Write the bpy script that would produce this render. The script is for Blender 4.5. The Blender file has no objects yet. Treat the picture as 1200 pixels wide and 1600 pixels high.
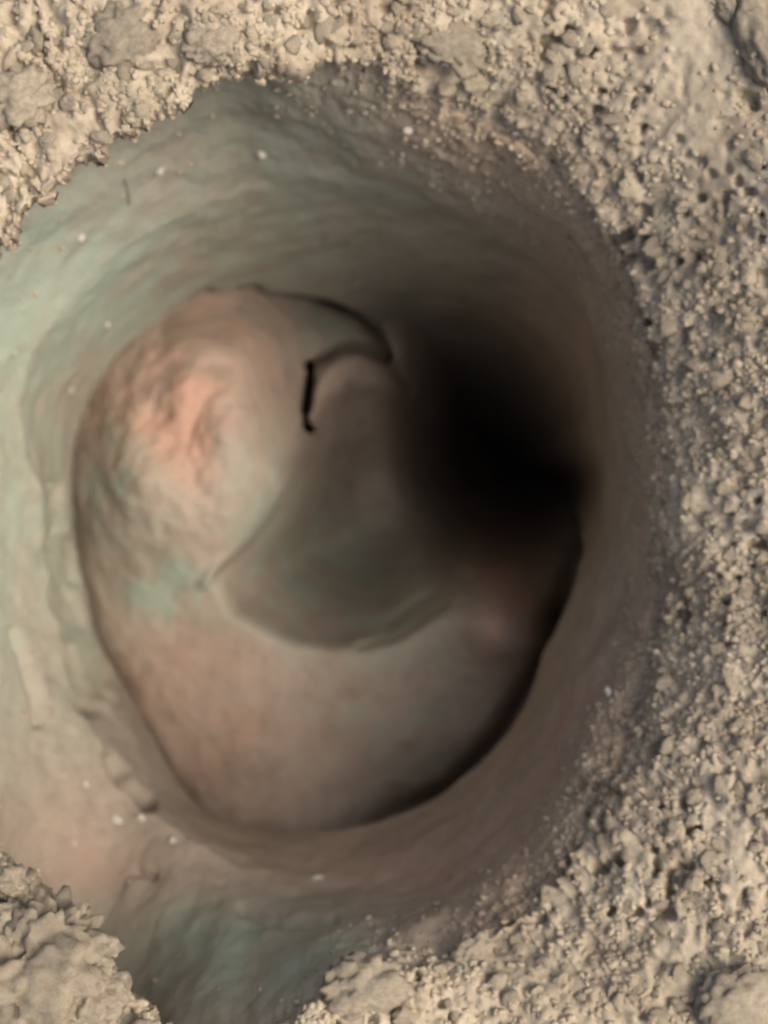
import bpy, math, random
import numpy as np
from mathutils import Vector

# ------------------------------------------------------------------ camera, sky, sun, exposure
S = 0.12            # metres per design unit (the burrow mouth is about 13 cm wide)
H = 2.0             # camera height above the ground in design units
scn = bpy.context.scene
cam = bpy.data.cameras.new('camera')
cam.sensor_fit = 'VERTICAL'; cam.sensor_height = 24.0
cam.angle_y = 2 * math.atan(0.8 / H)
cam.clip_start = 0.005; cam.clip_end = 200
cam.dof.use_dof = True; cam.dof.focus_distance = (H - 0.22) * S; cam.dof.aperture_fstop = 9.5
cam_o = bpy.data.objects.new('camera', cam); scn.collection.objects.link(cam_o)
cam_o.location = (0, 0, H * S); cam_o.rotation_euler = (0, 0, 0)
scn.camera = cam_o
scn.render.resolution_x = 768; scn.render.resolution_y = 1024

SUN_EL, SUN_AZ = math.radians(54), math.radians(-3)     # azimuth: anticlockwise from +X
world = bpy.data.worlds.new('World'); scn.world = world; world.use_nodes = True
wn = world.node_tree
sky = wn.nodes.new('ShaderNodeTexSky'); sky.sky_type = 'NISHITA'; sky.sun_disc = False
sky.sun_elevation = SUN_EL; sky.sun_rotation = math.radians(90) - SUN_AZ
sky.dust_density = 9.0; sky.air_density = 0.7; sky.ozone_density = 0.0
bg = wn.nodes['Background']; bg.inputs['Strength'].default_value = 0.15
wn.links.new(sky.outputs['Color'], bg.inputs['Color'])
sun = bpy.data.lights.new('sun', 'SUN'); sun.energy = 0.8; sun.angle = math.radians(44); sun.color = (1.0, 0.955, 0.88)
sun_o = bpy.data.objects.new('sun', sun); scn.collection.objects.link(sun_o)
sd = Vector((math.cos(SUN_EL) * math.cos(SUN_AZ), math.cos(SUN_EL) * math.sin(SUN_AZ), math.sin(SUN_EL)))
sun_o.rotation_euler = sd.to_track_quat('Z', 'Y').to_euler(); sun_o.location = sd * 3
scn.view_settings.view_transform = 'Standard'; scn.view_settings.look = 'None'
scn.view_settings.exposure = 0.40; scn.view_settings.gamma = 1.0

rng = np.random.default_rng(7); random.seed(7)

# ------------------------------------------------------------------ numeric helpers
def hash3(i, j, k, seed):
    h = (i.astype(np.int64) * 374761393 + j.astype(np.int64) * 668265263 + k.astype(np.int64) * 2147483647 + seed * 1274126177) & 0xffffffff
    h = ((h ^ (h >> 13)) * 1274126177) & 0xffffffff
    h = ((h ^ (h >> 16)) * 2246822519) & 0xffffffff
    h = h ^ (h >> 15)
    return (h & 0xffffff) / float(0x1000000)
def vnoise(p, seed=0):                                    # value noise -1..1
    f = np.floor(p); i = f.astype(np.int64); t = p - f; t = t * t * t * (t * (t * 6 - 15) + 10)
    out = 0
    for dx in (0, 1):
        wx = t[:, 0] if dx else 1 - t[:, 0]
        for dy in (0, 1):
            wy = t[:, 1] if dy else 1 - t[:, 1]
            for dz in (0, 1):
                wz = t[:, 2] if dz else 1 - t[:, 2]
                out = out + wx * wy * wz * hash3(i[:, 0] + dx, i[:, 1] + dy, i[:, 2] + dz, seed)
    return out * 2 - 1
def fbm(p, oct=4, seed=0, gain=0.5):
    a, s, o = 1.0, 0.0, 0
    for k in range(oct):
        o = o + a * vnoise(p * (2.03 ** k) + 17.3 * k, seed + k); s += a; a *= gain
    return o / s
def worley(p, seed=0):                                    # F1 and F2 of jittered cells
    i = np.floor(p).astype(np.int64)
    f1 = np.full(len(p), 9.0); f2 = np.full(len(p), 9.0)
    for dx in (-1, 0, 1):
        for dy in (-1, 0, 1):
            for dz in (-1, 0, 1):
                c = i + np.array([dx, dy, dz])
                q = np.stack([c[:, a] + hash3(c[:, 0], c[:, 1], c[:, 2], seed + 11 * a) for a in range(3)], 1)
                d = np.sqrt(((p - q) ** 2).sum(1))
                m = d < f1
                f2 = np.where(m, f1, np.minimum(f2, d)); f1 = np.where(m, d, f1)
    return f1, f2
def sst(a, b, x):
    t = np.clip((x - a) / (b - a), 0, 1); return t * t * (3 - 2 * t)
def at(px, py, z):                                        # direction through the photo + height -> design units
    k = (H - z) / H / 1000.0
    return np.stack([(px - 600) * k, (800 - py) * k, z + 0 * k], -1)
C = np.array([500.0, 850.0])
def outline(pts):                                         # closed outline -> radius as a function of angle about C
    p = np.array(pts, float) - C
    a = np.arctan2(-p[:, 1], p[:, 0]); r = np.hypot(p[:, 0], p[:, 1]); o = np.argsort(a); a, r = a[o], r[o]
    A = np.concatenate([a - 2 * np.pi, a, a + 2 * np.pi]); Rr = np.concatenate([r, r, r])
    def f(t):
        return sum(np.interp(np.angle(np.exp(1j * (t + d))), A, Rr) for d in (-.03, -.015, 0, .015, .03)) / 5
    return f
def byangle(vals):                                        # {(px,py) direction: value} smoothed around the circle
    k = sorted((math.atan2(-(y - C[1]), x - C[0]), v) for x, y, v in vals)
    a = np.array([q[0] for q in k]); v = np.array([q[1] for q in k])
    A = np.concatenate([a - 2 * np.pi, a, a + 2 * np.pi]); V = np.concatenate([v, v, v])
    def f(t):
        return sum(np.interp(np.angle(np.exp(1j * (t + d))), A, V) for d in (-.12, -.06, 0, .06, .12)) / 5
    return f

def poly_dist(px, py, pts):                               # distance to a polyline, in photo units
    d = np.full(px.shape, 1e9)
    for (x0, y0), (x1, y1) in zip(pts[:-1], pts[1:]):
        vx, vy = x1 - x0, y1 - y0; t = np.clip(((px - x0) * vx + (py - y0) * vy) / (vx * vx + vy * vy), 0, 1)
        d = np.minimum(d, np.hypot(px - x0 - t * vx, py - y0 - t * vy))
    return d

# ------------------------------------------------------------------ materials
def new_mat(name):
    m = bpy.data.materials.new(name); m.use_nodes = True
    nt = m.node_tree; b = nt.nodes['Principled BSDF']; b.inputs['Roughness'].default_value = 0.95
    b.inputs['Specular IOR Level'].default_value = 0.15
    return m, nt, b
def noise_node(nt, scale, detail=6, rough=0.6, coord=None):
    n = nt.nodes.new('ShaderNodeTexNoise'); n.inputs['Scale'].default_value = scale
    n.inputs['Detail'].default_value = detail; n.inputs['Roughness'].default_value = rough
    if coord is not None: nt.links.new(coord, n.inputs['Vector'])
    return n
def ramp(nt, fac, stops):
    r = nt.nodes.new('ShaderNodeValToRGB'); e = r.color_ramp.elements
    while len(e) < len(stops): e.new(0.5)
    for q, (p, c) in zip(e, stops): q.position = p; q.color = (*c, 1)
    nt.links.new(fac, r.inputs['Fac']); return r
def mixc(nt, fac, a, b, mode='MIX'):
    m = nt.nodes.new('ShaderNodeMix'); m.data_type = 'RGBA'; m.blend_type = mode
    for v, s in ((fac, m.inputs['Factor']), (a, m.inputs[6]), (b, m.inputs[7])):
        if hasattr(v, 'is_output'): nt.links.new(v, s)
        elif isinstance(v, (int, float)): s.default_value = v
        else: s.default_value = (*v, 1)
    return m.outputs[2]
def soil_material(name, c_dark, c_mid, c_light, bump=0.5, stain=False, grain=900, obj_var=False, bdist=0.0012):
    m, nt, b = new_mat(name)
    tc = nt.nodes.new('ShaderNodeTexCoord').outputs['Object']
    if obj_var:
        oi = nt.nodes.new('ShaderNodeObjectInfo')
        va = nt.nodes.new('ShaderNodeVectorMath'); va.operation = 'ADD'
        nt.links.new(tc, va.inputs[0]); nt.links.new(oi.outputs['Location'], va.inputs[1]); tc = va.outputs[0]
    n1 = noise_node(nt, 55, 8, 0.62, tc)
    col = ramp(nt, n1.outputs['Fac'], [(0.28, c_dark), (0.5, c_mid), (0.74, c_light)]).outputs['Color']
    n2 = noise_node(nt, grain * 0.6, 4, 0.6, tc)
    g = ramp(nt, n2.outputs['Fac'], [(0.3, (0.72, 0.70, 0.68)), (0.52, (1, 1, 1)), (0.75, (1.0, 1.0, 1.0))]).outputs['Color']
    col = mixc(nt, 0.75, col, g, 'MULTIPLY')
    if stain:
        at_ = nt.nodes.new('ShaderNodeAttribute'); at_.attribute_name = 'stain'
        sp = nt.nodes.new('ShaderNodeSeparateColor'); nt.links.new(at_.outputs['Color'], sp.inputs[0])
        col = mixc(nt, sp.outputs[0], col, (0.41, 0.255, 0.19))      # pink clay
        col = mixc(nt, sp.outputs[1], col, (0.285, 0.33, 0.263))     # green-grey clay
        col = mixc(nt, sp.outputs[2], col, (0.385, 0.30, 0.215))       # crumbly dry soil
    if obj_var:
        hv = nt.nodes.new('ShaderNodeHueSaturation'); nt.links.new(col, hv.inputs['Color'])
        mr = nt.nodes.new('ShaderNodeMapRange'); nt.links.new(oi.outputs['Random'], mr.inputs[0])
        mr.inputs[3].default_value = 0.82; mr.inputs[4].default_value = 1.06
        nt.links.new(mr.outputs[0], hv.inputs['Value']); col = hv.outputs['Color']
    nt.links.new(col, b.inputs['Base Color'])
    bp = nt.nodes.new('ShaderNodeBump'); bp.inputs['Strength'].default_value = bump; bp.inputs['Distance'].default_value = bdist
    n3 = noise_node(nt, grain, 6, 0.7, tc); nt.links.new(n3.outputs['Fac'], bp.inputs['Height'])
    nt.links.new(bp.outputs['Normal'], b.inputs['Normal'])
    return m
M_ground = soil_material('dry_crumbly_soil', (0.27, 0.222, 0.160), (0.39, 0.338, 0.250), (0.495, 0.44, 0.335), 0.35)
M_clod = soil_material('dry_clod', (0.29, 0.242, 0.175), (0.40, 0.348, 0.258), (0.50, 0.445, 0.34), 0.6, obj_var=True)
M_wall = soil_material('smoothed_clay', (0.25, 0.215, 0.168), (0.30, 0.26, 0.208), (0.35, 0.31, 0.25), 0.35, stain=True, grain=520)
M_floor = soil_material('damp_clay', (0.275, 0.226, 0.178), (0.32, 0.266, 0.214), (0.36, 0.305, 0.248), 0.22, stain=True, grain=260)
M_grit = soil_material('pale_grit', (0.42, 0.41, 0.35), (0.53, 0.51, 0.44), (0.62, 0.60, 0.54), 0.3, grain=1500)
M_root = soil_material('dark_root', (0.03, 0.025, 0.02), (0.05, 0.04, 0.03), (0.08, 0.06, 0.05), 0.3)

# ------------------------------------------------------------------ mesh helpers
def link(o): scn.collection.objects.link(o); return o
def mesh_from(name, V, F, mat, smooth=True):
    me = bpy.data.meshes.new(name)
    V = np.asarray(V, np.float32); F = np.asarray(F, np.int32); n = F.shape[1]
    me.vertices.add(len(V)); me.vertices.foreach_set('co', V.ravel())
    me.loops.add(F.size); me.loops.foreach_set('vertex_index', F.ravel())
    me.polygons.add(len(F)); me.polygons.foreach_set('loop_start', np.arange(len(F), dtype=np.int32) * n)
    try: me.polygons.foreach_set('loop_total', np.full(len(F), n, np.int32))
    except Exception: pass
    me.polygons.foreach_set('use_smooth', np.full(len(F), smooth, bool))
    me.update(calc_edges=True); me.validate(); me.materials.append(mat)
    return me
def set_stain(me, rgb):
    a = me.color_attributes.new('stain', 'FLOAT_COLOR', 'POINT')
    a.data.foreach_set('color', np.concatenate([rgb, np.ones((len(rgb), 1))], 1).astype(np.float32).ravel())
def grid_faces(nr, nc, wrap):
    i = np.arange(nr - 1)[:, None]; j = np.arange(nc if wrap else nc - 1)[None, :]
    j2 = (j + 1) % nc
    return np.stack([i * nc + j, (i + 1) * nc + j, (i + 1) * nc + j2, i * nc + j2], -1).reshape(-1, 4)
def grid_normals(P, wrap):
    if wrap: du = np.roll(P, -1, 1) - np.roll(P, 1, 1)
    else: du = np.gradient(P, axis=1)
    dv = np.gradient(P, axis=0)
    n = np.cross(dv, du); return n / (np.linalg.norm(n, axis=-1, keepdims=True) + 1e-12)
def tag(o, label=None, cat=None, group=None, kind=None):
    for k, v in (('label', label), ('category', cat), ('group', group), ('kind', kind)):
        if v: o[k] = v
    return o

# ------------------------------------------------------------------ ground and burrow wall: one loft, split at the rim
rim = outline([(-60, 480), (-110, 650), (-120, 850), (-110, 1050), (-75, 1210), (0, 1335), (85, 1415), (168, 1490), (208, 1560), (285, 1612),
               (360, 1640), (440, 1610), (510, 1548), (620, 1520), (730, 1480), (845, 1395), (935, 1275), (1000, 1125), (1035, 985), (1050, 850),
               (1040, 650), (1010, 490), (960, 355), (880, 262), (800, 195), (710, 165), (620, 118), (520, 95), (430, 108), (370, 108), (300, 155),
               (210, 218), (90, 318), (0, 402)])
shoulder = outline([(25, 640), (60, 760), (75, 880), (105, 1020), (160, 1160), (215, 1255), (310, 1320), (420, 1370), (520, 1385), (640, 1365), (740, 1310), (830, 1215),
                    (895, 1090), (940, 960), (955, 850), (952, 690), (940, 590), (905, 500), (835, 425), (740, 385), (640, 345), (540, 310),
                    (380, 300), (280, 330), (180, 400), (90, 490), (45, 560)])
lip = outline([(122, 760), (135, 860), (165, 980), (215, 1095), (262, 1195), (320, 1268), (400, 1298), (500, 1298), (600, 1280), (700, 1232), (790, 1150), (850, 1020), (890, 945),
               (912, 865), (905, 800), (885, 755), (845, 745), (795, 740), (745, 705), (695, 645), (645, 580), (600, 530), (560, 488), (500, 464), (400, 458), (290, 488),
               (200, 545), (140, 625), (118, 700)])
z_rim = byangle([(0, 850, 0.0), (0, 400, -0.01), (200, 200, -0.02), (400, 100, -0.04), (600, 100, -0.14), (800, 195, -0.24), (950, 360, -0.30), (1010, 700, -0.33),
                 (1010, 900, -0.32), (960, 1110, -0.28), (820, 1375, -0.20), (620, 1512, -0.10), (440, 1610, -0.04), (200, 1550, 0.02), (0, 1330, 0.02)])
z_sh = byangle([(0, 850, -0.80), (0, 950, -.84), (0, 500, -0.58), (250, 350, -0.66), (500, 300, -0.75), (700, 370, -0.98), (850, 430, -.95), (940, 560, -0.80), (1000, 850, -0.62), (930, 1050, -0.48), (740, 1310, -0.52),
                (520, 1385, -0.60), (310, 1320, -0.66), (150, 1160, -0.82)])
z_lip = byangle([(0, 850, -1.3), (0, 950, -1.34), (100, 650, -1.15), (200, 540, -1.15), (400, 458, -1.32), (560, 480, -1.5), (640, 570, -2.4), (695, 645, -3.6), (795, 735, -4.4), (850, 740, -4.2), (885, 755, -3.2), (905, 800, -1.8), (912, 850, -1.0), (920, 890, -0.86),
                 (850, 1020, -0.82), (700, 1232, -0.84), (500, 1298, -0.90), (320, 1260, -1.05), (200, 1100, -1.3)])
fold = byangle([(0, 850, 1), (0, 400, 1), (200, 210, 1), (330, 130, 1), (430, 108, .6), (520, 95, .1), (650, 120, 0), (1010, 850, 0), (620, 1512, 0), (450, 1610, 0.0), (340, 1630, .1), (250, 1595, .8), (200, 1550, 1), (0, 1330, 1)])
slope_w = byangle([(0, 850, 60), (200, 200, 90), (600, 100, 190), (950, 360, 250), (1010, 850, 300), (820, 1375, 240), (500, 1550, 120), (0, 1330, 60)])
NT = 1500
th = np.linspace(-np.pi, np.pi, NT, endpoint=False)
Rr = rim(th); Rs = shoulder(th); Rl = lip(th)
cs, sn = np.cos(th), -np.sin(th)
fo = fold(th); fo = np.clip(fo, 0, 1)
ragged = fbm(np.stack([cs * 20, sn * 20, 0 * cs], 1), 4, 91, 0.65)
Rr = Rr + ragged * (14 + 16 * fo)
zr, zs, zl, sw = z_rim(th), z_sh(th), z_lip(th), slope_w(th)
Rsm = rim(th)
expo = byangle([(0, 850, 1.15), (400, 450, 1.1), (560, 300, .9), (700, 370, 1.3), (800, 400, 1.3), (900, 480, 1.2), (950, 600, 1.1), (980, 780, 1.1), (950, 870, 1.0), (500, 1300, 1.15)])(th)
under = byangle([(0, 850, 1), (0, 1250, 1.3), (60, 1400, 4.2), (200, 1560, 4.2), (240, 1590, 2), (290, 1610, 1), (440, 1610, 1), (1000, 850, 1), (430, 100, 1), (200, 200, 1.5), (0, 400, 1.5)])(th)
rings, amp_c, amp_s, tagw = [], [], [], []                # rings of points, crumb amplitude, smooth amplitude
def ring(r, z, ac, asm):
    rings.append(at(C[0] + cs * r, C[1] + sn * r, z)); amp_c.append(ac + 0 * th); amp_s.append(asm + 0 * th)
outd = list(np.geomspace(520, 24000, 16)[::-1]) + list(np.linspace(500, 0, 118))
NGROUND = len(outd)
for d in outd:
    z = zr * np.exp(-d / sw) - 0.05 * fo * np.exp(-d / 14.0) ** 2
    a = 1.0 if d < 800 else 0.3
    ring(Rr + d, z, a * (1 - .6 * fo * math.exp(-d / 16.0)), 0.3)
WT = Rsm * fo + Rr * (1 - fo) + 22 * fo * under + 6 * fo - (1 - fo) * 10.5
for k, (dr, dz, mx) in enumerate([(-2, -.02, 0), (-2, -.045, 0), (3, -.065, 0), (8, -.075, .25), (14, -.085, .5), (20, -.10, .8), (22, -.13, 1)]):
    ring((Rr + dr * fo - (1 - fo) * (k + 1) * 1.5) * (1 - mx) + WT * mx, zr - 0.05 * fo + dz * (fo + 0.25), (0.9 - 0.12 * k * fo) * (1 - .6 * fo * (k > 2)), 0.3)
deep = np.clip(under - 1, 0, None) * fo
zt, rt = zr - 0.05 * fo - .13 * (fo + .25) - .09 * deep, WT
ring(WT, (zt + zr - 0.05 * fo - .13 * (fo + .25)) / 2, 0.1, .3)
NW1, NW2 = 62, 46
crumbly = byangle([(0, 850, .0), (200, 200, .02), (450, 100, .15), (620, 118, .5), (800, 195, .8), (950, 360, .8), (1010, 850, .9), (960, 1115, .9), (820, 1375, .7), (620, 1512, .35), (440, 1610, .1), (100, 1450, .03)])(th)
for k in range(1, NW1 + 1):
    t = k / NW1
    fade = np.clip(crumbly * 1.1 * (1 - sst(0.0, 0.95, t)), 0, 1)
    rt2 = rt + (Rsm - Rr) * (1 - fo) * sst(0, .3, t)
    ring(rt2 + (Rs - rt2) * t, zt + (zs - zt) * (t ** (0.9 * fo + 1.55 * (1 - fo))), fade, 1.0)
for k in range(1, NW2 + 1):
    t = k / NW2
    tt = t ** expo
    ring(Rs + (Rl - Rs) * t, zs + (zl - zs) * tt, 0.0, 1.0 - 0.5 * t)
for k in range(1, 7):                                     # the undercut behind the lip
    t = k / 6
    ring(Rl + 6 * math.sin(math.pi * min(t * 1.2, 1)) + 130 * t * t, zl - 0.75 * t ** 0.8, 0, 0.3)
for r_, z_ in ((1.2, -1.1), (1.25, -1.7), (1.1, -2.4), (0.6, -2.7), (0.02, -2.75)):
    ring((Rl + 130) * r_ * 0.9, zl + z_, 0, 0.2)
P = np.array(rings); AC = np.array(amp_c); AS = np.array(amp_s)
N = grid_normals(P, True)
if N[40, 0, 2] < 0: N = -N
flat = P.reshape(-1, 3)
near = (np.hypot(flat[:, 0], flat[:, 1]) < 2.2)
hc = np.zeros(len(flat)); hs = np.zeros(len(flat))
q = flat[near]
w1, w1b = worley(q / 0.025 + 0.45 * fbm(q / 0.02, 2, 5)[:, None], 3)
w2, _ = worley(q / 0.052 + 0.5 * fbm(q / 0.05, 2, 6)[:, None], 4)
w3, w3b = worley(q / 0.12 + 0.6 * fbm(q / 0.1, 2, 8)[:, None], 9)
pit = sst(0.35, 0.7, vnoise(q / 0.019, 77)) * sst(-.5, .3, vnoise(q / .15, 78))
# the dry surface: rounded crumbs in clumps, cracks between the clumps, pits
plate = sst(700, 200, 600 + q[:, 0] * 1000 * H / (H - q[:, 2]))      # flat cracked crust on one side, fine grains on the other
hc[near] = ((0.010 + 0.006 * plate) * (0.45 - w1) * (0.4 + 0.8 * sst(-.4, .4, vnoise(q / .2, 55))) + (0.013 + 0.010 * plate) * (0.5 - w2)
            - (0.008 + 0.016 * plate) * (1 - sst(0.0, 0.14, w3b - w3)) + 0.045 * fbm(q / 0.17, 3, 21) - 0.040 * pit * (1 - .6 * plate) + 0.009 * fbm(q / 0.013, 2, 31))
# a raked, smooth sandy patch beside the pale corner clod
hs[near] = 0.016 * fbm(q / 0.22, 3, 41) + 0.0055 * fbm(q / 0.06, 3, 43)
pxn = 600 + flat[:, 0] * 1000 * H / (H - flat[:, 2]); pyn = 800 - flat[:, 1] * 1000 * H / (H - flat[:, 2])
lane = np.exp(-(((pxn - (1085 + 0.18 * (pyn - 100))) / 70) ** 2)) * sst(430, 180, pyn)
hc = 0.64 * hc * (1 - 0.85 * lane)
# scratches running along the smooth wall
ang = np.arctan2(flat[:, 1] + 0.05, flat[:, 0] + 0.1)
wp = fbm(flat / 0.15, 3, 64)
sc = vnoise(np.stack([ang * 5 + wp, flat[:, 2] * 14 + 2.5 * wp + ang * 2, 0 * ang], 1), 61) * 0.0025 + fbm(flat / 0.05, 3, 66) * 0.0025
inwall = (np.arange(len(flat)) // NT) > NGROUND + 7
gro = 0 * pxn
wv = 1 + 0.5 * vnoise(flat / 0.05, 68)
for pl, w_, dp in (([(176, 1182), (198, 1222), (230, 1252)], 9, .10), ([(88, 755), (95, 800), (104, 850)], 8, .06), ([(106, 850), (112, 930), (122, 1000), (150, 1090)], 22, .05), ([(20, 985), (45, 1060), (60, 1130)], 7, .02),
                   ([(280, 495), (330, 474), (400, 462)], 9, .05), ([(215, 1362), (240, 1370)], 6, .02), ([(380, 1420), (440, 1440), (520, 1438)], 8, .02), ([(470, 200), (540, 235), (560, 250)], 6, .006)):
    gro = np.maximum(gro, dp * np.exp(-(poly_dist(pxn, pyn, pl) / (w_ * wv)) ** 2))
gro = gro * inwall
disp = -gro + hc * AC.ravel() + (hs + sc * (AC.ravel() < .5)) * AS.ravel() * 1.0
D = (flat + N.reshape(-1, 3) * disp[:, None]).reshape(P.shape)
cut = NGROUND + 3
gV = D[:cut + 1].reshape(-1, 3); gme = mesh_from('ground', gV * S, grid_faces(cut + 1, NT, True), M_ground)
ground = link(bpy.data.objects.new('ground', gme)); tag(ground, kind='structure')
wV = D[cut:].reshape(-1, 3); wF = grid_faces(len(D) - cut, NT, True)
wme = mesh_from('burrow_wall', wV * S, wF, M_wall)
stw = np.zeros((len(wV), 3)); wpx = 600 + wV[:, 0] * 1000 * H / (H - wV[:, 2]); wpy = 800 - wV[:, 1] * 1000 * H / (H - wV[:, 2])
def blob(px, py, x, y, rx, ry, k=1.0):
    return k * np.exp(-(((px - x) / rx) ** 2 + ((py - y) / ry) ** 2))
n0 = 0.5 + 0.6 * sst(-.3, .3, fbm(wV / 0.10, 5, 71, .6))
green = (blob(wpx, wpy, 90, 420, 190, 140, 1.4) + blob(wpx, wpy, 10, 780, 100, 360, .8) + blob(wpx, wpy, 380, 1490, 260, 100, 1.1) + blob(wpx, wpy, 430, 190, 280, 110, .7)
         + blob(wpx, wpy, 560, 370, 240, 130, .7) + blob(wpx, wpy, 130, 950, 50, 160, .5))
pink = (blob(wpx, wpy, 100, 1290, 110, 90, .22) + blob(wpx, wpy, 160, 1370, 110, 60, .3) + blob(wpx, wpy, 250, 415, 60, 26, .5) + blob(wpx, wpy, 560, 1370, 350, 80, .5) + blob(wpx, wpy, 900, 560, 110, 330, .35)
        + blob(wpx, wpy, 850, 1180, 180, 200, .4))
stw[:, 0] = np.clip(pink * n0, 0, 1); stw[:, 1] = np.clip(green * n0, 0, 1)
stw[:, 2] = np.clip(AC[cut:].ravel() * 1.3, 0, 1)
set_stain(wme, stw)
wall = link(bpy.data.objects.new('burrow_wall', wme)); tag(wall, kind='structure')

# ------------------------------------------------------------------ the burrow floor
mass = outline([(112, 700), (126, 830), (148, 950), (195, 1060), (235, 1150), (300, 1250), (360, 1330), (440, 1390), (560, 1400), (700, 1350), (840, 1240), (930, 1100), (980, 950), (1000, 800),
                (990, 600), (950, 480), (850, 380), (700, 380), (560, 430), (460, 440), (380, 450), (290, 478), (205, 535), (140, 615)])
BC = np.array([560.0, 830.0])
_bp = np.array([(478, 690), (440, 765), (398, 818), (368, 862), (350, 905), (366, 946), (412, 976), (480, 998), (560, 1004), (640, 985), (700, 940), (738, 870), (760, 740), (680, 640), (560, 600), (500, 640)], float) - BC
_ba = np.arctan2(-_bp[:, 1], _bp[:, 0]); _br = np.hypot(_bp[:, 0], _bp[:, 1]); _o = np.argsort(_ba); _ba, _br = _ba[_o], _br[_o]
_ba = np.concatenate([_ba - 2 * np.pi, _ba, _ba + 2 * np.pi]); _br = np.concatenate([_br] * 3)
def floor_depth(px, py):
    qn = np.stack([px / 70, py / 70, 0 * px], 1)
    wob = fbm(qn, 3, 51); px = px + 7 * wob; py = py + 7 * fbm(qn, 3, 52)
    t = np.arctan2(-(py - C[1]), px - C[0]); r = np.hypot(px - C[0], py - C[1]); e = r / mass(t)
    d = 1.12 + 0.0 * px; ck = 0.0 * px
    d += 0.10 * e ** 4 * sst(620, 300, px) + 0.05 * sst(0.965, 1.05, e) * sst(640, 420, px) * sst(1330, 1200, py) * sst(700, 880, py)   # the crisp rounded left edge
    d += 0.07 * sst(560, 900, px) * sst(500, 900, py) + 0.10 * sst(1120, 1290, py) * sst(420, 700, px)  # slumps towards the far side
    d -= 0.06 * sst(1210, 1330, py) * sst(640, 330, px)                                # banked up on the near side
    d += 0.22 * sst(560, 430, py) * sst(240, 540, px) + 0.22 * sst(360, 490, px) * sst(820, 600, py)
    # a pinkish swelling
    l = np.sqrt(((px - 275) / 200) ** 2 + ((py - 690) / 245) ** 2)
    d -= 0.16 * sst(1.2, 0.3, l)
    # the hollow: a shallow bowl with a crisp near edge
    bt = np.arctan2(-(py - BC[1]), px - BC[0]); b = np.hypot(px - BC[0], py - BC[1]) / np.interp(bt, _ba, _br)
    crisp = sst(560, 400, px)
    d += 0.10 * sst(1.06, 0.88, b) + 0.62 * sst(1.02, 0.05, b) ** 0.8 + 0.0 * wob
    d += 0.36 * sst(430, 660, px) * sst(940, 600, py)
    # a low arched lobe inside it, cracked free on its far side
    a = np.sqrt(((px - 562) / 86) ** 2 + ((py - 640) / 102) ** 2)
    d -= 0.10 * sst(1.05, 0.80, a) * sst(740, 650, py) * sst(660, 560, px)
    ck += 0.40 * np.exp(-(poly_dist(px, py, [(484, 566), (484, 600), (479, 640), (480, 668), (490, 674)]) / (6.5 + 5.0 * fbm(qn * 3, 2, 57))) ** 4)
    ck += 0.12 * np.exp(-(poly_dist(px, py, [(500, 558), (530, 543), (570, 541), (605, 560), (640, 610)]) / (6.0 + 3.0 * wob)) ** 2)
    ck += 0.18 * np.exp(-(poly_dist(px, py, [(510, 462), (560, 484), (588, 515), (606, 552)]) / 9.0) ** 2)
    ck -= 0.022 * np.exp(-(poly_dist(px, py, [(455, 745), (415, 805), (360, 868), (322, 915)]) / 9.0) ** 2)
    ck += 0.030 * np.exp(-(poly_dist(px, py, [(468, 742), (430, 800), (378, 862), (345, 905)]) / 8.0) ** 2)
    ck += 0.022 * np.exp(-(poly_dist(px, py, [(560, 1012), (630, 992), (690, 948), (728, 900)]) / 7.0) ** 2) + 0.018 * np.exp(-(poly_dist(px, py, [(610, 968), (670, 932), (705, 892)]) / 6.0) ** 2)
    # a low swelling beyond the bowl
    d -= 0.26 * np.exp(-(((px - 788) / 62) ** 2 + ((py - 915) / 120) ** 2))
    # the shaft that goes on down
    h = np.sqrt(((px - 826 + 0.06 * (py - 600)) / 138) ** 2 + ((py - 650) / 215) ** 2)
    d += 2.8 * sst(1.75, 0.05, h) ** 1.3
    d += 0.35 * np.exp(-(poly_dist(px, py, [(930, 800), (905, 900), (875, 975)]) / 26.0) ** 2) + 0.14 * np.exp(-(poly_dist(px, py, [(875, 975), (845, 1040), (790, 1150), (705, 1235), (600, 1284), (520, 1296)]) / 15.0) ** 2) * sst(520, 760, px)
    return d, ck
gx = np.arange(40, 1030, 3.0); gy = np.arange(400, 1420, 3.0)
PX, PY = np.meshgrid(gx, gy); px, py = PX.ravel(), PY.ravel()
dd, ck = floor_depth(px, py)
def soften(a, n):
    a = a.reshape(PX.shape)
    for _ in range(n):
        for ax in (0, 1):
            p = np.concatenate([a.take([0], ax), a, a.take([-1], ax)], ax)
            sl = lambda i, j: p[i:j] if ax == 0 else p[:, i:j]
            m = a.shape[ax]; a = 0.25 * sl(0, m) + 0.5 * sl(1, m + 1) + 0.25 * sl(2, m + 2)
    return a.ravel()
near_lobe = np.exp(-(((px - 480) / 200) ** 2 + ((py - 830) / 190) ** 2) ** 2)
dd = (1 - near_lobe) * soften(dd, 8) + near_lobe * soften(dd, 26) + ck
fv = at(px, py, -dd)
lump = np.exp(-(((px - 275) / 150) ** 2 + ((py - 680) / 190) ** 2))
w5, w5b = worley(np.stack([px / 110, py / 95, 0 * px], 1) + 0.35 * fbm(fv / 0.1, 2, 13)[:, None], 15)
hz = 0.010 * fbm(fv / 0.28, 3, 81) + 0.006 * fbm(fv / 0.05, 3, 82) + lump * (0.060 * (0.5 - w5) + 0.018 * fbm(fv / 0.06, 3, 83))
fv[:, 2] += hz
keep = np.ones(len(px), bool)
fF = grid_faces(len(gy), len(gx), False)[:, ::-1]
FM = fv.reshape(len(gy), len(gx), 3)
fme = mesh_from('burrow_floor', fv * S, fF, M_floor)
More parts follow.
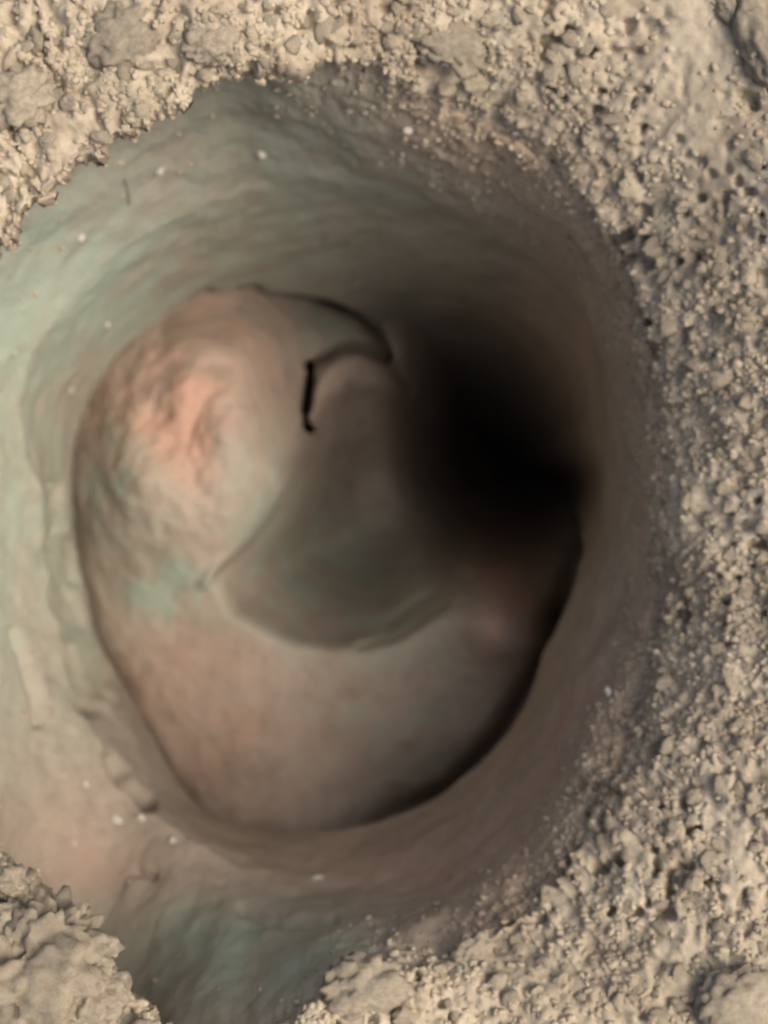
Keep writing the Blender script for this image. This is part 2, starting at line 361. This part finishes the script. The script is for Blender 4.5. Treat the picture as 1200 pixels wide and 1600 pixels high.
n1 = 0.55 + 0.7 * sst(-.3, .3, fbm(fv / 0.09, 5, 72, .6)); n2 = 0.35 + 1.1 * sst(-.25, .3, fbm(fv / 0.07, 5, 74, .6))
stf = np.zeros((len(fv), 3))
stf[:, 0] = np.clip(n1 * (blob(px, py, 320, 570, 150, 120, .6) + blob(px, py, 280, 690, 70, 75, .75) + blob(px, py, 200, 640, 80, 60, .5) + blob(px, py, 300, 1080, 150, 150, .30) + blob(px, py, 480, 1150, 320, 110, .25) + blob(px, py, 788, 915, 60, 120, .8)), 0, 1)
stf[:, 1] = np.clip(n2 * (blob(px, py, 190, 780, 70, 80, .5) + blob(px, py, 390, 720, 60, 70, .15) + blob(px, py, 258, 922, 50, 40, 1.6) + blob(px, py, 520, 900, 170, 110, .6) + blob(px, py, 520, 500, 90, 50, .5) + blob(px, py, 640, 1150, 170, 120, .35) + blob(px, py, 420, 780, 60, 130, .25) + blob(px, py, 170, 720, 50, 60, .35)), 0, 1)
set_stain(fme, stf)
floor = link(bpy.data.objects.new('burrow_floor', fme)); tag(floor, kind='structure')

# ------------------------------------------------------------------ lookup: a point on a surface at a photo position
def projector(V):
    x = 600 + V[:, 0] * 1000 * H / (H - V[:, 2]); y = 800 - V[:, 1] * 1000 * H / (H - V[:, 2]); return x, y
class Surf:
    def __init__(s, V, NN=None):
        s.x, s.y = projector(V); s.V = V; s.N = NN
    def hit(s, px, py, rad=8):
        m = np.flatnonzero((abs(s.x - px) < rad) & (abs(s.y - py) < rad))
        if len(m) == 0: m = np.arange(len(s.x))
        d = (s.x[m] - px) ** 2 + (s.y[m] - py) ** 2
        m = m[d < d.min() + 12]; i = m[np.argmax(s.V[m, 2])]
        return s.V[i], (s.N[i] if s.N is not None else np.array([0, 0, 1.0]))
GN = N[:cut + 1].reshape(-1, 3)
gs = np.flatnonzero(np.hypot(gV[:, 0], gV[:, 1]) < 1.6)
S_ground = Surf(gV[gs], GN[gs])
WN = N[cut:].reshape(-1, 3)
S_wall = Surf(wV[:(NW1 + NW2 + 4) * NT], WN[:(NW1 + NW2 + 4) * NT])
S_floor = Surf(fv)

# ------------------------------------------------------------------ lumps of soil
import bmesh
def ico(sub):
    bm = bmesh.new(); bmesh.ops.create_icosphere(bm, subdivisions=sub, radius=1.0)
    V = np.array([v.co[:] for v in bm.verts]); F = np.array([[v.index for v in f.verts] for f in bm.faces]); bm.free(); return V, F
ICO = {k: ico(k) for k in (1, 2, 3, 4, 5)}
def lump_verts(sub, seed, rough=0.35, flat=0.75, chunky=0.3):
    V, F = ICO[sub]; o = np.array([seed * 3.7, seed * 1.9, seed * 5.3])
    r = 1 + rough * fbm(V * 1.1 + o, 4, seed, .55)
    if sub >= 3:
        a, b = worley(V * 2.6 + o, seed); r += 0.18 * (0.5 - a) * rough / .35
        a, b = worley(V * 3.6 + o + .3 * fbm(V * 4, 2, seed)[:, None], seed + 1); r -= 0.10 * (1 - sst(0, .14, b - a)) * rough / .35
        a, b = worley(V * 9 + o, seed + 2); r += 0.09 * (0.5 - a) * rough / .35
    if sub >= 4:                                          # crumbly skin of a big clod
        a, b = worley(V * 2.2 + o + .4 * fbm(V * 3, 2, seed)[:, None], seed + 5); r += 0.34 * (0.45 - a) * rough / .4 - 0.10 * (1 - sst(0, .2, b - a))
        a, b = worley(V * 5.5 + o, seed + 6); r += 0.16 * (0.45 - a) * rough / .4; r += 0.05 * fbm(V * 14 + o, 3, seed + 7)
    W = V * r[:, None]
    for k in range(5 if sub <= 3 else 0):                 # broken facets
        rs = np.random.default_rng(seed * 31 + k); n = rs.normal(size=3); n /= np.linalg.norm(n)
        h = W @ n; W = W - np.maximum(h - (0.52 + 0.2 * k * chunky), 0)[:, None] * n * 0.9
    W[:, 2] *= flat
    return W, F
def rotz(a):
    c, s = math.cos(a), math.sin(a); return np.array([[c, -s, 0], [s, c, 0], [0, 0, 1]])
GROUND_GRP = 'larger crumbs of dry soil lying on the ground round the burrow'
VAR = []
for k in range(12):
    V, F = lump_verts(3, 100 + k, 0.65, 0.65)
    VAR.append(mesh_from('soil_crumb', V * S, F, M_clod))
def in_frame(px, py, m=6): return m < px < 1200 - m and m < py < 1600 - m
def put(me, name, p, size, sink=0.3, rot=None, sx=1.0):
    o = link(bpy.data.objects.new(name, me))
    p = np.array(p) + np.array([0, 0, size * (0.62 - sink)])
    o.location = Vector(p * S); o.scale = (size * sx, size, size * random.uniform(.8, 1.1))
    o.rotation_euler = rot if rot else (random.uniform(-.5, .5), random.uniform(-.5, .5), random.uniform(0, 6.28))
    return o
# 1. clods that stand out: each its own mesh and its own label
def clod(px, py, r, label, sub=4, rough=0.4, flat=0.6, sx=1.0, rz=0.0, dz=0.0, mat=M_clod, name='soil_clod', seed=0):
    p, n = S_ground.hit(px, py)
    V, F = lump_verts(sub, 300 + seed, rough, flat)
    me = mesh_from(name, V * S, F, mat)
    o = link(bpy.data.objects.new(name, me)); sz = r / 1000.0
    o.location = Vector((np.array(p) + np.array([0, 0, dz])) * S); o.scale = (sz * sx, sz, sz); o.rotation_euler = (0, 0, rz)
    return tag(o, label, 'clod')
CL = [
 (62, 1508, 128, 'large pale crumbly clod overhanging the burrow mouth beside the green clay', 5, .40, .62, 1.1, .5),
 (150, 1540, 52, 'knobbly pale clod at the tip of the large clod, over the drop', 4, .5, .7, 1.0, .2),
 (20, 1440, 50, 'grey rounded clod wedged behind the large pale clod', 4, .35, .6, 1.2, -.6),
 (40, 1590, 46, 'pale clod pressed against the front of the large clod', 4, .5, .6, 1.2, .3),
 (108, 1448, 34, 'rough tan clod on the back edge of the large pale clod', 4, .5, .8, 1.2, .7),
 (118, 1592, 40, 'pale lumpy clod filling the corner between the large clod and its tip', 4, .5, .8, 1.0, 1.2),
 (10, 1375, 30, 'small rough clod perched on the overhanging edge above the pink clay', 4, .5, .7, 1.3, -.7),
 (222, 1602, 26, 'small whitish clod alone in the dark gap by the large clod', 3, .4, .7, 1.0, 0),
 (1196, 60, 78, 'smooth pale clod at the end of the raked sandy lane', 4, .25, .5, .6, .3),
 (1140, 15, 30, 'small smooth clod beside the pale clod on the sandy lane', 4, .25, .6, .8, .5),
 (30, 150, 50, 'light flat clod on the crumbly plate above the rim', 4, .45, .5, 1.2, .2),
 (195, 60, 62, 'broad smooth-topped clod on the crumbly plate', 4, .35, .36, 1.0, .9),
 (330, 70, 40, 'tan clod with cracked sides beside the broad smooth-topped clod', 4, .45, .45, 1.2, .3),
 (700, 60, 46, 'long brown clod leaning over the upper slope', 4, .45, .3, 1.7, -.6),
 (560, 1545, 48, 'yellowish clod half buried where the green clay meets the slope', 4, .45, .5, 1.5, .2),
 (735, 1490, 36, 'pale clod on the lower slope below the smooth wall', 4, .5, .55, 1.2, .5),
 (1150, 1570, 64, 'broad pinkish clod at the foot of the grainy slope', 4, .35, .4, 1.2, .4),
]
for k, (x, y, r, lab, sub, ro, fl, sx, rz) in enumerate(CL): clod(x, y, r, lab, sub, ro, fl, sx, rz, 0.035 if x < 240 and y > 1400 else 0.0, seed=k)
# 2. about 300 larger crumbs, each an object
spots = []
tries = 0
while len(spots) < 290 and tries < 20000:
    tries += 1
    x, y = random.uniform(8, 1192), random.uniform(8, 1592)
    t = math.atan2(-(y - C[1]), x - C[0]); r = math.hypot(x - C[0], y - C[1]); Rt = float(np.interp(t, th, Rr))
    if r < Rt + 10 + 12 * float(np.interp(t, th, fo)): continue
    ln = math.exp(-(((x - (1085 + 0.18 * (y - 100))) / 70) ** 2)) * (1 if y < 300 else 0)
    if random.random() < ln * 1.4: continue
    if any((x - a) ** 2 + (y - b) ** 2 < 17 ** 2 for a, b in spots): continue
    if any((x - c[0]) ** 2 + (y - c[1]) ** 2 < (c[2] * .8) ** 2 for c in CL): continue
    spots.append((x, y))
def zone(x, y):
    if y > 1380 and x < 330: return 'tan soil crumb lying against the large pale clod by the green clay', 'crumbs round the large pale clod'
    if y < 420 and x < 460: return 'tan soil crumb on the crumbly plate that overhangs the wall', 'crumbs on the crumbly plate'
    if y < 420 and x > 960: return 'tan soil crumb beside the raked sandy lane', 'crumbs beside the sandy lane'
    if y < 420: return 'brownish soil crumb on the upper slope around the long brown clod', 'crumbs on the upper slope'
    if y > 1250: return 'light tan soil crumb on the lower slope near the pinkish clod', 'crumbs on the lower slope'
    return 'tan soil crumb on the steep grainy slope above the smooth brown wall', 'crumbs on the steep grainy slope'
for k, (x, y) in enumerate(spots):
    p, n = S_ground.hit(x, y)
    o = put(VAR[k % len(VAR)], 'soil_crumb', p, random.choice([.007, .009, .011, .014, .018]), 0.80, sx=random.uniform(.8, 1.5))
    lab, grp = zone(x, y)
    tag(o, lab, 'soil crumb', grp)
# 3. the uncountable rest: one object
idx = gs[(S_ground.x > -60) & (S_ground.x < 1260) & (S_ground.y > -60) & (S_ground.y < 1660)]
lx, ly = projector(gV[idx]); ln = np.exp(-(((lx - (1085 + 0.18 * (ly - 100))) / 70) ** 2)) * (ly < 320)
wts = (1 - .9 * ln) * (0.35 + sst(-.3, .5, vnoise(gV[idx] / .12, 19)))
wsel = np.flatnonzero(AC[cut:cut + NW1].ravel() > 0.12)
sel = rng.choice(idx, 7000, p=wts / wts.sum())
sel_w = rng.choice(wsel, 1500, p=AC[cut:cut + NW1].ravel()[wsel] / AC[cut:cut + NW1].ravel()[wsel].sum())
nspill = 420; ti = (rng.random(nspill) ** 2.2 * NW1 * .8).astype(int) + 6; sp_i = ti * NT + rng.integers(0, NT, nspill)
cen = np.concatenate([gV[sel], wV[sel_w], wV[sp_i]]); 
protos = [lump_verts(2, 500 + k, 0.8, 0.8)[0] for k in range(16)]; F1_ = ICO[2][1]
VV, FF = [], []
for k, c in enumerate(cen):
    s_ = 0.0030 + 0.0055 * rng.random() ** 2.0
    A = rotz(rng.random() * 6.28); W = protos[k % 16] @ A.T * np.array([rng.uniform(.8, 1.4), 1, 1]) * s_
    tl = rng.random() * 6.28; cx, sx_ = math.cos(tl), math.sin(tl)
    W = W @ np.array([[1, 0, 0], [0, cx, -sx_], [0, sx_, cx]]).T
    VV.append(W + c + np.array([0, 0, -s_ * .15])); FF.append(F1_ + len(ICO[2][0]) * k)
sme = mesh_from('soil_grains', np.concatenate(VV) * S, np.concatenate(FF), M_ground)
so = link(bpy.data.objects.new('soil_grains', sme)); tag(so, 'loose tan soil grains strewn over the ground and the upper slope', 'soil', kind='stuff')

# ------------------------------------------------------------------ pale grit, a root hair
def grit(surf, px, py, r, label, sx=1.0, rz=0.0, k=0):
    p, n = surf.hit(px, py)
    V, F = lump_verts(2, 700 + k, 0.4, 0.7)
    me = mesh_from('grit_fleck', V * S, F, M_grit); o = link(bpy.data.objects.new('grit_fleck', me)); s_ = r / 1000.0
    o.location = Vector((np.array(p) + np.array(n) * s_ * .2) * S); o.scale = (s_ * sx, s_, s_); o.rotation_euler = (0, 0, rz)
    return tag(o, label, 'grit', 'pale grit flecks stuck in the burrow wall')
GR = [(638, 203, 11, 'bright white grit fleck high on the wall under the brown clod', 1.0, .5),
      (408, 241, 10, 'rounded white grit fleck in the grey-green wall under the crumbly plate', 1.1, .2),
      (250, 268, 9, 'small pale grit fleck in the wall close under the crumbly plate edge', 1.1, .2),
      (812, 204, 8, 'flat white grit fleck on the upper slope where the crumbs begin', 1.7, 0),
      (812, 243, 6, 'tiny white grit grain below the flat white fleck', 0.8, 0),
      (632, 242, 5, 'tiny white grit grain below the bright white fleck', 0.8, 0),
      (953, 1080, 12, 'elongated pale grit fleck on the smooth brown slope', .7, .35),
      (134, 1225, 10, 'upright pale grit fleck on the pinkish lower wall', .55, .2),
      (182, 1278, 10, 'slanting pale grit sliver beside the dark crevice', 1.7, -.6),
      (222, 1276, 7, 'short pale grit sliver next to the slanting sliver', 1.8, -.5),
      (270, 1310, 8, 'blunt pale grit fleck at the near edge of the clay floor', 1.1, 0),
      (117, 1320, 6, 'faint round grit grain in the pinkish clay', 1, 0),
      (495, 1372, 7, 'thin flat grit sliver in the reddish near wall', 2.2, 0),
      (114, 612, 6, 'tiny white grit grain at the left end of the pink swelling', 1, .4),
      (170, 505, 6, 'pale grit grain in the streaked wall over the pink swelling', 1.3, .6),
      (126, 372, 8, 'dull grit fleck pressed in the green clay wall', 1.4, .5)]
for k, (x, y, r, lab, sx, rz) in enumerate(GR): grit(S_wall, x, y, r, lab, sx, rz, k)
def fibre(surf, pts, r, name, label, cat):
    cu = bpy.data.curves.new(name, 'CURVE'); cu.dimensions = '3D'; cu.bevel_depth = r * S; cu.bevel_resolution = 2
    sp = cu.splines.new('POLY'); sp.points.add(len(pts) - 1)
    for q, (x, y) in zip(sp.points, pts):
        p, n = surf.hit(x, y); q.co = (*(Vector((np.array(p) + n * r * .6) * S)), 1)
    t = bpy.data.objects.new('tmp', cu); link(t); dg = bpy.context.evaluated_depsgraph_get()
    me = bpy.data.meshes.new_from_object(t.evaluated_get(dg)); bpy.data.objects.remove(t)
    me.materials.clear(); me.materials.append(M_root)
    return tag(link(bpy.data.objects.new(name, me)), label, cat)
fibre(S_wall, [(196, 284), (200, 293), (202, 305), (203, 320)], 0.0011, 'root_hair', 'thin dark root hair hanging down the grey-green wall under the crumbly plate', 'root')
